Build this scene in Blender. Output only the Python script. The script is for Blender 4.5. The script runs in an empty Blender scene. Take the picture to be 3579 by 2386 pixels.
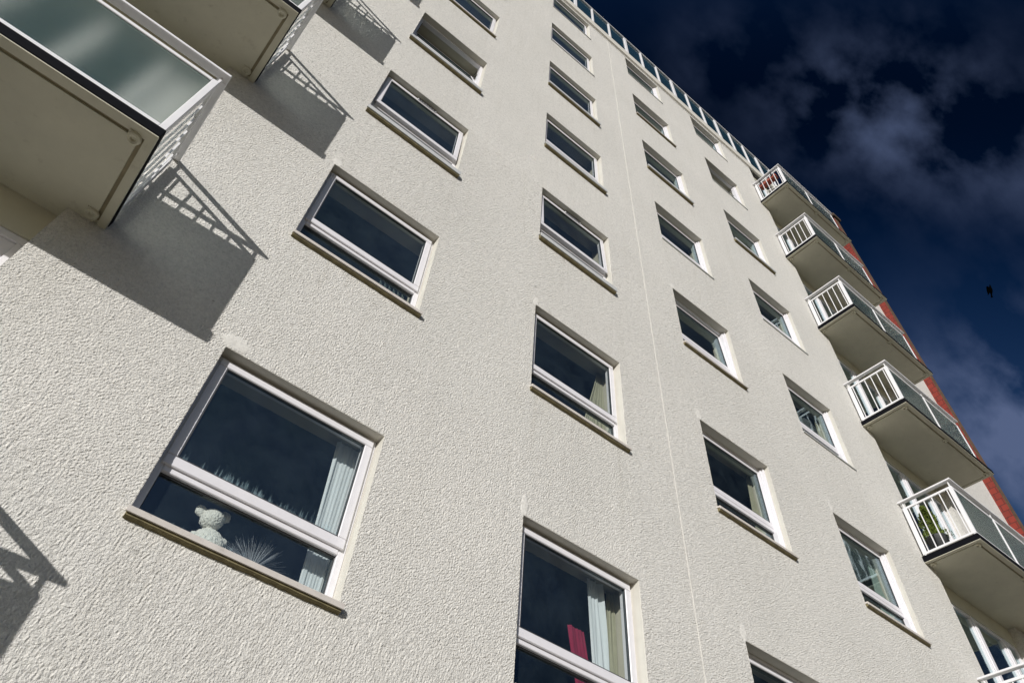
import bpy, bmesh, math, random
from mathutils import Matrix, Vector
random.seed(7)
scene = bpy.context.scene
ZG = 5.0            # height of the row-zero window heads above the ground

# ------------------------------------------------------------------ camera
R_ = ((0.76694448, -0.6385019, 0.06412089),
      (0.55691316, 0.61262125, -0.56084127),
      (0.31881639, 0.46584389, 0.8254366))
cam_data = bpy.data.cameras.new("camera")
cam = bpy.data.objects.new("camera", cam_data)
scene.collection.objects.link(cam)
right, down, fwd = (Vector(r) for r in R_)
M = Matrix((( right.x, -down.x, -fwd.x, -0.39364),
            ( right.y, -down.y, -fwd.y, -3.91791),
            ( right.z, -down.z, -fwd.z, -3.39281 + ZG),
            (0, 0, 0, 1)))
cam.matrix_world = M
cam_data.sensor_width = 36.0
cam_data.lens = 2405.434 / 3579 * 36.0
cam_data.shift_x = -3.918 / 3579
cam_data.shift_y = -344.06 / 3579
cam_data.clip_start = 0.05
cam_data.clip_end = 2000
scene.camera = cam

# ------------------------------------------------------------------ view
scene.cycles.sample_clamp_indirect = 20
scene.view_settings.view_transform = 'Standard'
scene.view_settings.look = 'None'
scene.view_settings.exposure = 0.0
scene.view_settings.gamma = 1.0

# ------------------------------------------------------------------ sun and sky
LIGHT = Vector((0.965, 0.919, -0.413)).normalized()      # direction the light travels
TO_SUN = -LIGHT
elev = math.asin(TO_SUN.z)
azim = math.atan2(TO_SUN.x, TO_SUN.y)
sd = bpy.data.lights.new("sun", 'SUN')
sd.energy = 4.1
sd.angle = math.radians(0.5)
sd.color = (1.0, 0.965, 0.925)
sun = bpy.data.objects.new("sun", sd)
scene.collection.objects.link(sun)
sun.rotation_euler = LIGHT.to_track_quat('-Z', 'Y').to_euler()
sun.location = (-20, -20, 25)

world = bpy.data.worlds.new("World")
scene.world = world
world.use_nodes = True
wt = world.node_tree
wt.nodes.clear()

def N(tree, kind, **kw):
    n = tree.nodes.new(kind)
    for k, v in kw.items():
        if k == 'ins':
            for i, val in v.items():
                n.inputs[i].default_value = val
        else:
            setattr(n, k, v)
    return n

def L(tree, a, b):
    tree.links.new(a, b)

def math_node(tree, op, a, b=None, c=None, clamp=False):
    n = tree.nodes.new('ShaderNodeMath'); n.operation = op; n.use_clamp = clamp
    for i, v in enumerate((a, b, c)):
        if v is None: continue
        if isinstance(v, (int, float)): n.inputs[i].default_value = v
        else: tree.links.new(v, n.inputs[i])
    return n.outputs[0]

tc = N(wt, 'ShaderNodeTexCoord')
sky = N(wt, 'ShaderNodeTexSky', sky_type='NISHITA', sun_disc=False, sun_elevation=elev,
        sun_rotation=azim, altitude=50, air_density=1.0, dust_density=0.6, ozone_density=2.5)
dirv = tc.outputs['Generated']
def dotdir(v):
    n = N(wt, 'ShaderNodeVectorMath', operation='DOT_PRODUCT')
    L(wt, dirv, n.inputs[0]); n.inputs[1].default_value = v
    return n.outputs['Value']
# a clear, partly polarised sky: deepest a quarter turn away from the sun
ds = dotdir(tuple(TO_SUN))
pol = math_node(wt, 'MULTIPLY', math_node(wt, 'ADD', ds, 0.12), math_node(wt, 'ADD', ds, 0.12))
pol = math_node(wt, 'EXPONENT', math_node(wt, 'MULTIPLY', pol, -5.0))
keep = math_node(wt, 'SUBTRACT', 1.0, math_node(wt, 'MULTIPLY', pol, 0.90))
tint = N(wt, 'ShaderNodeMix', data_type='RGBA', blend_type='MIX')
L(wt, pol, tint.inputs['Factor'])
tint.inputs['A'].default_value = (1, 1, 1, 1)
tint.inputs['B'].default_value = (0.11, 0.62, 1.34, 1)
skm = N(wt, 'ShaderNodeMix', data_type='RGBA', blend_type='MULTIPLY'); skm.inputs['Factor'].default_value = 1
L(wt, sky.outputs[0], skm.inputs['A']); L(wt, tint.outputs['Result'], skm.inputs['B'])
sks = N(wt, 'ShaderNodeVectorMath', operation='SCALE')
L(wt, skm.outputs['Result'], sks.inputs[0]); L(wt, keep, sks.inputs['Scale'])
# thin wispy clouds
mp = N(wt, 'ShaderNodeMapping'); mp.inputs['Scale'].default_value = (1.0, 1.3, 1.0)
L(wt, dirv, mp.inputs['Vector'])
n1 = N(wt, 'ShaderNodeTexNoise'); n1.inputs['Scale'].default_value = 8.5; n1.inputs['Detail'].default_value = 6
n1.inputs['Roughness'].default_value = 0.52; n1.inputs['Distortion'].default_value = 0.0
L(wt, mp.outputs[0], n1.inputs['Vector'])
def bank(v, tight, amp):
    v = Vector(v).normalized()
    d = dotdir(tuple(v))
    return math_node(wt, 'MULTIPLY', math_node(wt, 'EXPONENT', math_node(wt, 'MULTIPLY', math_node(wt, 'SUBTRACT', d, 1.0), tight)), amp)
banks = [((0.545, 0.010, 0.838), 240, 0.34), ((0.470, 0.040, 0.882), 300, 0.18), ((0.605, -0.040, 0.795), 300, 0.26), ((0.665, -0.05, 0.745), 500, 0.16), ((0.36, 0.11, 0.926), 500, 0.12),
         ((0.850, 0.105, 0.515), 105, 1.2), ((0.79, 0.130, 0.60), 450, 0.38), ((-0.2, -0.6, 0.77), 14, 0.7), ((0.3, -0.8, 0.5), 14, 0.7)]  # last two: unseen clouds added to vary the pane reflections
tot = None
for v, t, a in banks:
    o = bank(v, t, a)
    tot = o if tot is None else math_node(wt, 'ADD', tot, o)
cl = math_node(wt, 'MULTIPLY', tot, math_node(wt, 'MULTIPLY', math_node(wt, 'SUBTRACT', n1.outputs['Fac'], 0.41), 5.2), clamp=True)
cl = math_node(wt, 'ADD', cl, math_node(wt, 'MULTIPLY', math_node(wt, 'SUBTRACT', n1.outputs['Fac'], 0.50), 0.012), clamp=True)
cmix = N(wt, 'ShaderNodeMix', data_type='RGBA', blend_type='MIX')
L(wt, cl, cmix.inputs['Factor'])
L(wt, sks.outputs[0], cmix.inputs['A'])
cmix.inputs['B'].default_value = (1.5, 2.05, 3.8, 1)
bg = N(wt, 'ShaderNodeBackground'); bg.inputs['Strength'].default_value = 0.06
L(wt, cmix.outputs['Result'], bg.inputs['Color'])
wo = N(wt, 'ShaderNodeOutputWorld')
L(wt, bg.outputs[0], wo.inputs['Surface'])

# ------------------------------------------------------------------ materials
MATS = {}
def mat(name):
    m = bpy.data.materials.new(name); m.use_nodes = True
    t = m.node_tree; t.nodes.clear()
    o = t.nodes.new('ShaderNodeOutputMaterial')
    MATS[name] = m
    return m, t, o

def noise(t, scale, detail=4, rough=0.5, vec=None, dist=0.0):
    n = t.nodes.new('ShaderNodeTexNoise')
    n.inputs['Scale'].default_value = scale; n.inputs['Detail'].default_value = detail
    n.inputs['Roughness'].default_value = rough; n.inputs['Distortion'].default_value = dist
    if vec is not None: t.links.new(vec, n.inputs['Vector'])
    return n

def ramp(t, fac, stops):
    r = t.nodes.new('ShaderNodeValToRGB'); t.links.new(fac, r.inputs[0])
    els = r.color_ramp.elements
    while len(els) < len(stops): els.new(0.5)
    for e, (p, c) in zip(els, stops):
        e.position = p; e.color = (*c, 1)
    return r.outputs[0]

def objvec(t):
    return t.nodes.new('ShaderNodeTexCoord').outputs['Object']

def simple(name, col, rough=0.5, var=0.08, vscale=6, bump=0.0, bscale=80, metal=0.0, spec=0.5, dirt=None):
    m, t, o = mat(name)
    v = objvec(t)
    p = t.nodes.new('ShaderNodeBsdfPrincipled')
    n = noise(t, vscale, 5, 0.6, v)
    lo = tuple(c * (1 - var) for c in col); hi = tuple(min(1, c * (1 + var * 0.6)) for c in col)
    c = ramp(t, n.outputs['Fac'], [(0.3, lo), (0.7, hi)])
    if dirt:
        n2 = noise(t, dirt[1], 6, 0.7, v)
        mx = t.nodes.new('ShaderNodeMix'); mx.data_type = 'RGBA'
        f = math_node(t, 'MULTIPLY', math_node(t, 'SUBTRACT', n2.outputs['Fac'], dirt[2]), dirt[3], clamp=True)
        t.links.new(f, mx.inputs['Factor']); t.links.new(c, mx.inputs['A'])
        mx.inputs['B'].default_value = (*dirt[0], 1); c = mx.outputs['Result']
    t.links.new(c, p.inputs['Base Color'])
    p.inputs['Roughness'].default_value = rough; p.inputs['Metallic'].default_value = metal
    p.inputs['Specular IOR Level'].default_value = spec
    if bump:
        nb = noise(t, bscale, 4, 0.6, v)
        b = t.nodes.new('ShaderNodeBump'); b.inputs['Strength'].default_value = 1.0
        b.inputs['Distance'].default_value = bump
        t.links.new(nb.outputs['Fac'], b.inputs['Height']); t.links.new(b.outputs[0], p.inputs['Normal'])
    t.links.new(p.outputs[0], o.inputs['Surface'])
    return m

def stucco(name, displaced):
    m, t, o = mat(name)
    v = objvec(t)
    p = t.nodes.new('ShaderNodeBsdfPrincipled')
    big = noise(t, 0.55, 5, 0.6, v)
    c1 = ramp(t, big.outputs['Fac'], [(0.3, (0.665, 0.652, 0.612)), (0.7, (0.735, 0.720, 0.678))])
    # vertical weather streaks, wide and faint
    ms = t.nodes.new('ShaderNodeMapping'); ms.inputs['Scale'].default_value = (5, 1, 0.35); t.links.new(v, ms.inputs[0])
    st = noise(t, 1.0, 5, 0.65, ms.outputs[0])
    mx = t.nodes.new('ShaderNodeMix'); mx.data_type = 'RGBA'; mx.blend_type = 'MULTIPLY'
    t.links.new(math_node(t, 'MULTIPLY', math_node(t, 'SUBTRACT', st.outputs['Fac'], 0.5), 0.9, clamp=True), mx.inputs['Factor'])
    t.links.new(c1, mx.inputs['A']); mx.inputs['B'].default_value = (0.80, 0.79, 0.75, 1)
    # scattered little chips and dirt specks
    sp = t.nodes.new('ShaderNodeTexVoronoi'); sp.inputs['Scale'].default_value = 2.2; t.links.new(v, sp.inputs['Vector'])
    spk = math_node(t, 'LESS_THAN', math_node(t, 'ADD', sp.outputs['Distance'], math_node(t, 'MULTIPLY', noise(t, 60, 2, .5, v).outputs['Fac'], 0.03)), 0.036)
    mx2 = t.nodes.new('ShaderNodeMix'); mx2.data_type = 'RGBA'
    t.links.new(math_node(t, 'MULTIPLY', spk, 0.6), mx2.inputs['Factor']); t.links.new(mx.outputs['Result'], mx2.inputs['A'])
    mx2.inputs['B'].default_value = (0.30, 0.27, 0.22, 1)
    # faint rain marks running down below the sills
    if displaced:
        sq = t.nodes.new('ShaderNodeSeparateXYZ'); t.links.new(v, sq.inputs[0])
        dep = math_node(t, 'FRACT', math_node(t, 'DIVIDE', math_node(t, 'SUBTRACT', ZG - 1.30 + 2.7 * 8, sq.outputs[2]), 2.7))   # 0 just under a sill
        fade = math_node(t, 'MULTIPLY', math_node(t, 'SUBTRACT', 0.42, dep), 2.4, clamp=True)
        cols = None
        for a_, b_ in COLX_:
            m1 = math_node(t, 'MULTIPLY', math_node(t, 'GREATER_THAN', sq.outputs[0], a_ - 0.03), math_node(t, 'LESS_THAN', sq.outputs[0], b_ + 0.04))
            cols = m1 if cols is None else math_node(t, 'ADD', cols, m1)
        mk = t.nodes.new('ShaderNodeMapping'); mk.inputs['Scale'].default_value = (14, 1, 0.8); t.links.new(v, mk.inputs[0])
        rn = noise(t, 1.0, 4, 0.7, mk.outputs[0])
        rf = math_node(t, 'MULTIPLY', math_node(t, 'MULTIPLY', fade, cols), math_node(t, 'MULTIPLY', math_node(t, 'SUBTRACT', rn.outputs['Fac'], 0.50), 1.6, clamp=True))
        mr = t.nodes.new('ShaderNodeMix'); mr.data_type = 'RGBA'; mr.blend_type = 'MULTIPLY'
        t.links.new(rf, mr.inputs['Factor']); t.links.new(mx2.outputs['Result'], mr.inputs['A']); mr.inputs['B'].default_value = (0.62, 0.60, 0.55, 1)
        mx2 = mr
    # grit speckle: grain shading put into the colour so it holds far off
    gr = noise(t, 44, 4, 0.75, v)
    gc = ramp(t, gr.outputs['Fac'], [(0.30, (0.80, 0.80, 0.80)), (0.50, (1.0, 1.0, 1.0)), (0.70, (1.10, 1.10, 1.10))])
    gr2 = noise(t, 17, 4, 0.8, v)
    gc2 = ramp(t, gr2.outputs['Fac'], [(0.32, (0.86, 0.86, 0.86)), (0.52, (1.0, 1.0, 1.0)), (0.70, (1.06, 1.06, 1.06))])
    mm = t.nodes.new('ShaderNodeMix'); mm.data_type = 'RGBA'; mm.blend_type = 'MULTIPLY'; mm.inputs['Factor'].default_value = 1.0
    t.links.new(gc, mm.inputs['A']); t.links.new(gc2, mm.inputs['B']); gc = mm.outputs['Result']
    mx3 = t.nodes.new('ShaderNodeMix'); mx3.data_type = 'RGBA'; mx3.blend_type = 'MULTIPLY'; mx3.inputs['Factor'].default_value = 1.0
    t.links.new(mx2.outputs['Result'], mx3.inputs['A']); t.links.new(gc, mx3.inputs['B'])
    t.links.new(mx3.outputs['Result'], p.inputs['Base Color'])
    p.inputs['Roughness'].default_value = 0.93; p.inputs['Specular IOR Level'].default_value = 0.2
    # thrown render: lumpy grains of mixed size
    vo = t.nodes.new('ShaderNodeTexVoronoi'); vo.feature = 'F1'; vo.inputs['Scale'].default_value = 88
    nw = noise(t, 60, 3, 0.6, v)
    va = t.nodes.new('ShaderNodeVectorMath'); va.operation = 'MULTIPLY_ADD'
    t.links.new(nw.outputs['Color'], va.inputs[0]); va.inputs[1].default_value = (0.016, 0.016, 0.016); t.links.new(v, va.inputs[2])
    t.links.new(va.outputs[0], vo.inputs['Vector'])
    g1 = math_node(t, 'SUBTRACT', 0.75, vo.outputs['Distance'])
    g2 = noise(t, 88, 3, 0.60, v).outputs['Fac']
    g4 = noise(t, 180, 2, 0.6, v).outputs['Fac']
    g3 = noise(t, 16, 3, 0.6, v).outputs['Fac']
    h = math_node(t, 'ADD', math_node(t, 'MULTIPLY', g1, 0.35), math_node(t, 'ADD', math_node(t, 'ADD', math_node(t, 'MULTIPLY', g4, 0.45), math_node(t, 'MULTIPLY', g2, 1.5)), math_node(t, 'MULTIPLY', g3, 0.20)))
    if displaced:
        # trowelled-smooth repairs beside some window heads
        pts = [(0.06, ZG + 0.07, 9, 17), (2.70, ZG + 0.09, 26, 10), (8.16, ZG + H_ + 0.10, 26, 9), (5.44, ZG + H_ + 0.07, 20, 13), (5.44, ZG + 0.07, 20, 12), (0.015, ZG + H_ + 0.05, 18, 18), (2.70, ZG + H_ + 0.06, 26, 12), (5.45, ZG + 2 * H_ + 0.05, 22, 14)]
        wob = math_node(t, 'MULTIPLY', math_node(t, 'SUBTRACT', noise(t, 11, 3, 0.6, v).outputs['Fac'], 0.5), 1.1)
        sx = t.nodes.new('ShaderNodeSeparateXYZ'); t.links.new(v, sx.inputs[0])
        keep_ = None
        for px, pz, ax, az in pts:
            dx = math_node(t, 'MULTIPLY', math_node(t, 'SUBTRACT', sx.outputs[0], px), ax)
            dz = math_node(t, 'MULTIPLY', math_node(t, 'SUBTRACT', sx.outputs[2], pz), az)
            dd = math_node(t, 'SQRT', math_node(t, 'ADD', math_node(t, 'MULTIPLY', dx, dx), math_node(t, 'MULTIPLY', dz, dz)))
            kk = math_node(t, 'MULTIPLY', math_node(t, 'SUBTRACT', math_node(t, 'ADD', dd, wob), 0.85), 5.0, clamp=True)
            keep_ = kk if keep_ is None else math_node(t, 'MULTIPLY', keep_, kk)
        keep_ = math_node(t, 'ADD', math_node(t, 'MULTIPLY', keep_, 0.85), 0.15)
        h = math_node(t, 'ADD', math_node(t, 'MULTIPLY', math_node(t, 'SUBTRACT', h, 1.35), keep_), 1.35)
        ds = t.nodes.new('ShaderNodeDisplacement'); ds.inputs['Midlevel'].default_value = 1.0; ds.inputs['Scale'].default_value = STUCCO_BUMP
        t.links.new(h, ds.inputs['Height']); t.links.new(ds.outputs[0], o.inputs['Displacement'])
        m.displacement_method = 'BOTH'
    else:
        b = t.nodes.new('ShaderNodeBump'); b.inputs['Strength'].default_value = 1.0; b.inputs['Distance'].default_value = STUCCO_BUMP
        t.links.new(h, b.inputs['Height']); t.links.new(b.outputs[0], p.inputs['Normal'])
    t.links.new(p.outputs[0], o.inputs['Surface'])
    return m

H_ = 2.7
COLX_ = [(0.0, 1.322), (2.692, 4.018), (5.435, 6.760), (8.156, 9.474)]
STUCCO_BUMP = 0.0088
stucco('roughcast_render', True)
stucco('roughcast_plain', False)
simple('smooth_cream_paint', (0.625, 0.605, 0.545), 0.7, 0.05, 9, 0.0012, 120, spec=0.3)
simple('patch_paint', (0.655, 0.64, 0.60), 0.85, 0.05, 9, 0.004, 70, spec=0.2)
simple('soffit_paint', (0.60, 0.58, 0.47), 0.75, 0.07, 3.5, 0.0008, 90, spec=0.25, dirt=((0.36, 0.33, 0.25), 9, 0.60, 3))
simple('slab_lip_paint', (0.66, 0.63, 0.53), 0.75, 0.10, 12, 0.0012, 90, spec=0.25, dirt=((0.22, 0.20, 0.15), 40, 0.60, 5))
simple('groove_brown', (0.30, 0.26, 0.17), 0.9, 0.25, 9)
simple('white_frame', (0.74, 0.73, 0.76), 0.35, 0.04, 14)
simple('white_railing', (0.80, 0.80, 0.82), 0.4, 0.04, 14)
simple('grey_frame_seal', (0.045, 0.047, 0.05), 0.6)
simple('black_edge', (0.005, 0.0055, 0.008), 0.9, 0.3, 20, 0.001, 120, spec=0.12)
simple('sill_face', (0.60, 0.56, 0.52), 0.5, 0.10, 10, dirt=((0.25, 0.21, 0.17), 30, 0.58, 4))
simple('sill_metal', (0.52, 0.53, 0.53), 0.45, 0.08, 8, dirt=((0.25, 0.23, 0.20), 24, 0.62, 4))
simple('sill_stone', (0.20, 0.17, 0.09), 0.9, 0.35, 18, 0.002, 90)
simple('brick_cap', (0.07, 0.05, 0.035), 0.9, 0.3, 6)
simple('room_gloom', (0.042, 0.052, 0.062), 0.9)  # near-black walls: the gloom of unlit rooms put into the colour
simple('inner_reveal', (0.50, 0.47, 0.38), 0.8)
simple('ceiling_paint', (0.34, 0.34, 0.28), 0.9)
simple('ceiling_gloom', (0.10, 0.115, 0.12), 0.9)  # darker ceiling copy, room shade put into its colour
simple('curtain_white', (0.72, 0.76, 0.80), 0.9, 0.05, 12)
simple('curtain_cream', (0.33, 0.32, 0.23), 0.9, 0.08, 12)
simple('curtain_red', (0.25, 0.010, 0.045), 0.9, 0.15, 12)
simple('blind_slat', (0.20, 0.27, 0.24), 0.7, 0.05, 10)
simple('terracotta', (0.28, 0.065, 0.04), 0.8, 0.2, 20)
simple('dark_tub', (0.03, 0.033, 0.035), 0.6, 0.3, 20)
simple('garden_plastic', (0.74, 0.73, 0.70), 0.45, 0.05, 8)
simple('bird_feather', (0.002, 0.002, 0.002), 1.0, 0.3, 30, spec=0.0)
simple('hinge_metal', (0.12, 0.12, 0.12), 0.4, metal=0.8)
simple('filament', (0.50, 0.53, 0.58), 0.35, 0.1, 30)
simple('wood_brown', (0.10, 0.055, 0.03), 0.6)
simple('conifer_leaf', (0.13, 0.18, 0.02), 0.8, 0.6, 60)
simple('ground_paving', (0.145, 0.118, 0.072), 0.95, 0.25, 0.6, 0.004, 20)
simple('roof_felt', (0.12, 0.12, 0.12), 0.9)

def fur():
    m, t, o = mat('bear_fur')
    v = objvec(t); p = t.nodes.new('ShaderNodeBsdfPrincipled')
    n = noise(t, 70, 5, 0.7, v)
    t.links.new(ramp(t, n.outputs['Fac'], [(0.3, (0.72, 0.70, 0.62)), (0.65, (0.93, 0.92, 0.86))]), p.inputs['Base Color'])
    p.inputs['Roughness'].default_value = 1.0; p.inputs['Sheen Weight'].default_value = 0.4
    b = t.nodes.new('ShaderNodeBump'); b.inputs['Distance'].default_value = 0.012
    t.links.new(n.outputs['Fac'], b.inputs['Height']); t.links.new(b.outputs[0], p.inputs['Normal'])
    t.links.new(p.outputs[0], o.inputs['Surface'])
fur()

def bricks():
    m, t, o = mat('red_brick')
    v = objvec(t)
    # swap axes so courses run round both faces of the pier
    sx = t.nodes.new('ShaderNodeSeparateXYZ'); t.links.new(v, sx.inputs[0])
    cx = t.nodes.new('ShaderNodeCombineXYZ')
    t.links.new(math_node(t, 'ADD', sx.outputs[0], sx.outputs[1]), cx.inputs[0]); t.links.new(sx.outputs[2], cx.inputs[1])
    br = t.nodes.new('ShaderNodeTexBrick'); t.links.new(cx.outputs[0], br.inputs['Vector'])
    br.inputs['Scale'].default_value = 1.0; br.inputs['Brick Width'].default_value = 0.225; br.inputs['Row Height'].default_value = 0.15
    br.inputs['Mortar Size'].default_value = 0.009; br.inputs['Mortar Smooth'].default_value = 0.2
    br.inputs['Color1'].default_value = (0.235, 0.030, 0.018, 1); br.inputs['Color2'].default_value = (0.195, 0.027, 0.017, 1)
    br.inputs['Mortar'].default_value = (0.10, 0.02, 0.016, 1)
    p = t.nodes.new('ShaderNodeBsdfPrincipled'); t.links.new(br.outputs['Color'], p.inputs['Base Color'])
    p.inputs['Roughness'].default_value = 0.85
    b = t.nodes.new('ShaderNodeBump'); b.inputs['Distance'].default_value = 0.004; b.invert = True
    t.links.new(br.outputs['Fac'], b.inputs['Height']); t.links.new(b.outputs[0], p.inputs['Normal'])
    t.links.new(p.outputs[0], o.inputs['Surface'])
bricks()
simple('brown_brick', (0.12, 0.070, 0.042), 0.9, 0.45, 9, 0.004, 30)

def schlick(t, r0):
    lw = t.nodes.new('ShaderNodeLayerWeight'); lw.inputs['Blend'].default_value = 0.5
    return math_node(t, 'ADD', r0, math_node(t, 'MULTIPLY', math_node(t, 'POWER', lw.outputs['Facing'], 5.0), 1 - r0), clamp=True)

def glass(name, tintc=(0.955, 0.975, 0.972), streak=None):
    m, t, o = mat(name)
    tr = t.nodes.new('ShaderNodeBsdfTransparent'); tr.inputs[0].default_value = (*tintc, 1)
    gl = t.nodes.new('ShaderNodeBsdfGlossy'); gl.inputs['Roughness'].default_value = 0.015
    v = objvec(t)
    nb = noise(t, 1.9, 2, 0.5, v)
    b = t.nodes.new('ShaderNodeBump'); b.inputs['Distance'].default_value = 0.004; t.links.new(nb.outputs['Fac'], b.inputs['Height'])
    t.links.new(b.outputs[0], gl.inputs['Normal'])
    f = schlick(t, 0.072); gl.inputs[0].default_value = (0.72, 0.90, 0.96, 1)
    mx = t.nodes.new('ShaderNodeMixShader'); t.links.new(f, mx.inputs[0]); t.links.new(tr.outputs[0], mx.inputs[1]); t.links.new(gl.outputs[0], mx.inputs[2])
    # a thin film of grime, tinted blue to paint in some sky reflection
    df = t.nodes.new('ShaderNodeBsdfDiffuse'); df.inputs[0].default_value = (0.40, 0.56, 0.62, 1)
    gn = noise(t, 5, 5, 0.7, v)
    g = math_node(t, 'MULTIPLY', math_node(t, 'SUBTRACT', gn.outputs['Fac'], 0.22), 0.034, clamp=True)
    if streak:
        z0, hgt, amp = streak
        s = t.nodes.new('ShaderNodeSeparateXYZ'); t.links.new(v, s.inputs[0])
        mp_ = t.nodes.new('ShaderNodeMapping'); mp_.inputs['Scale'].default_value = (1, 1, 0.12); t.links.new(v, mp_.inputs[0])
        sn = noise(t, 55, 4, 0.75, mp_.outputs[0])
        bn = noise(t, 9, 3, 0.6, mp_.outputs[0])
        edge = math_node(t, 'SUBTRACT', 1.0, math_node(t, 'DIVIDE', math_node(t, 'SUBTRACT', s.outputs[2], z0), hgt))
        fall = math_node(t, 'MULTIPLY', math_node(t, 'ADD', edge, 0.0, clamp=True), math_node(t, 'MULTIPLY', math_node(t, 'SUBTRACT', bn.outputs['Fac'], 0.14), 2.6, clamp=True))
        k = math_node(t, 'MULTIPLY', math_node(t, 'SUBTRACT', math_node(t, 'ADD', sn.outputs['Fac'], math_node(t, 'MULTIPLY', fall, 0.42)), 0.80), amp, clamp=True)
        k = math_node(t, 'MULTIPLY', k, math_node(t, 'GREATER_THAN', fall, 0.02))
        g = math_node(t, 'ADD', g, math_node(t, 'MULTIPLY', k, 0.5), clamp=True)
    mg = t.nodes.new('ShaderNodeMixShader'); t.links.new(g, mg.inputs[0]); t.links.new(mx.outputs[0], mg.inputs[1]); t.links.new(df.outputs[0], mg.inputs[2])
    t.links.new(mg.outputs[0], o.inputs['Surface'])
    return m
glass('window_glass')
glass('streaked_glass', streak=(ZG - 0.84, 0.17, 3.2))
glass('streaked_low_glass', streak=(ZG - 1.22, 0.13, 2.4))

def frosted():
    m, t, o = mat('frosted_glass')
    v = objvec(t)
    df = t.nodes.new('ShaderNodeBsdfDiffuse')
    n = noise(t, 1.4, 4, 0.6, v)
    t.links.new(ramp(t, n.outputs['Fac'], [(0.35, (0.05, 0.13, 0.145)), (0.72, (0.08, 0.175, 0.19))]), df.inputs[0])
    tl = t.nodes.new('ShaderNodeBsdfTranslucent'); tl.inputs[0].default_value = (0.70, 0.76, 0.70, 1)
    mx0 = t.nodes.new('ShaderNodeMixShader'); mx0.inputs[0].default_value = 0.42
    t.links.new(df.outputs[0], mx0.inputs[1]); t.links.new(tl.outputs[0], mx0.inputs[2])
    tp = t.nodes.new('ShaderNodeBsdfRefraction'); tp.inputs['Color'].default_value = (0.92, 0.945, 0.90, 1)
    tp.inputs['IOR'].default_value = 1.45; tp.inputs['Roughness'].default_value = 0.22
    mx = t.nodes.new('ShaderNodeMixShader'); mx.inputs[0].default_value = 0.68
    t.links.new(mx0.outputs[0], mx.inputs[1]); t.links.new(tp.outputs[0], mx.inputs[2])
    gl = t.nodes.new('ShaderNodeBsdfGlossy'); gl.inputs['Roughness'].default_value = 0.22
    # fine reeding of the pane
    w = t.nodes.new('ShaderNodeTexWave'); w.wave_type = 'BANDS'; w.bands_direction = 'X'; w.inputs['Scale'].default_value = 34
    w.inputs['Distortion'].default_value = 0.6; w.inputs['Detail'].default_value = 1; t.links.new(v, w.inputs['Vector'])
    w2 = noise(t, 150, 3, 0.6, v)
    hh = math_node(t, 'ADD', math_node(t, 'MULTIPLY', w.outputs['Fac'], 0.7), math_node(t, 'MULTIPLY', w2.outputs['Fac'], 0.1))
    b = t.nodes.new('ShaderNodeBump'); b.inputs['Distance'].default_value = 0.0008; t.links.new(hh, b.inputs['Height'])
    t.links.new(b.outputs[0], df.inputs['Normal'])
    m2 = t.nodes.new('ShaderNodeMixShader'); t.links.new(schlick(t, 0.045), m2.inputs[0]); t.links.new(mx.outputs[0], m2.inputs[1]); t.links.new(gl.outputs[0], m2.inputs[2])
    t.links.new(m2.outputs[0], o.inputs['Surface'])
frosted()

def roofglass():
    m, t, o = mat('tinted_glass')
    v = objvec(t)
    df = t.nodes.new('ShaderNodeBsdfDiffuse')
    n = noise(t, 0.8, 4, 0.6, v)
    t.links.new(ramp(t, n.outputs['Fac'], [(0.35, (0.024, 0.070, 0.100)), (0.72, (0.040, 0.100, 0.135))]), df.inputs[0])
    tr = t.nodes.new('ShaderNodeBsdfTransparent'); tr.inputs[0].default_value = (0.35, 0.6, 0.65, 1)
    gl = t.nodes.new('ShaderNodeBsdfGlossy'); gl.inputs['Roughness'].default_value = 0.05
    mx = t.nodes.new('ShaderNodeMixShader'); mx.inputs[0].default_value = 0.45
    t.links.new(df.outputs[0], mx.inputs[1]); t.links.new(tr.outputs[0], mx.inputs[2])
    m2 = t.nodes.new('ShaderNodeMixShader'); t.links.new(schlick(t, 0.045), m2.inputs[0]); t.links.new(mx.outputs[0], m2.inputs[1]); t.links.new(gl.outputs[0], m2.inputs[2])
    t.links.new(m2.outputs[0], o.inputs['Surface'])
roofglass()

# thin fabrics let light through
def sheer(name, col):
    m, t, o = mat(name)
    df = t.nodes.new('ShaderNodeBsdfDiffuse'); df.inputs[0].default_value = (*col, 1)
    tl = t.nodes.new('ShaderNodeBsdfTranslucent'); tl.inputs[0].default_value = (*col, 1)
    mx = t.nodes.new('ShaderNodeMixShader'); mx.inputs[0].default_value = 0.35
    t.links.new(df.outputs[0], mx.inputs[1]); t.links.new(tl.outputs[0], mx.inputs[2]); t.links.new(mx.outputs[0], o.inputs['Surface'])
sheer('sheer_white', (0.86, 0.90, 0.92))

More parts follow.
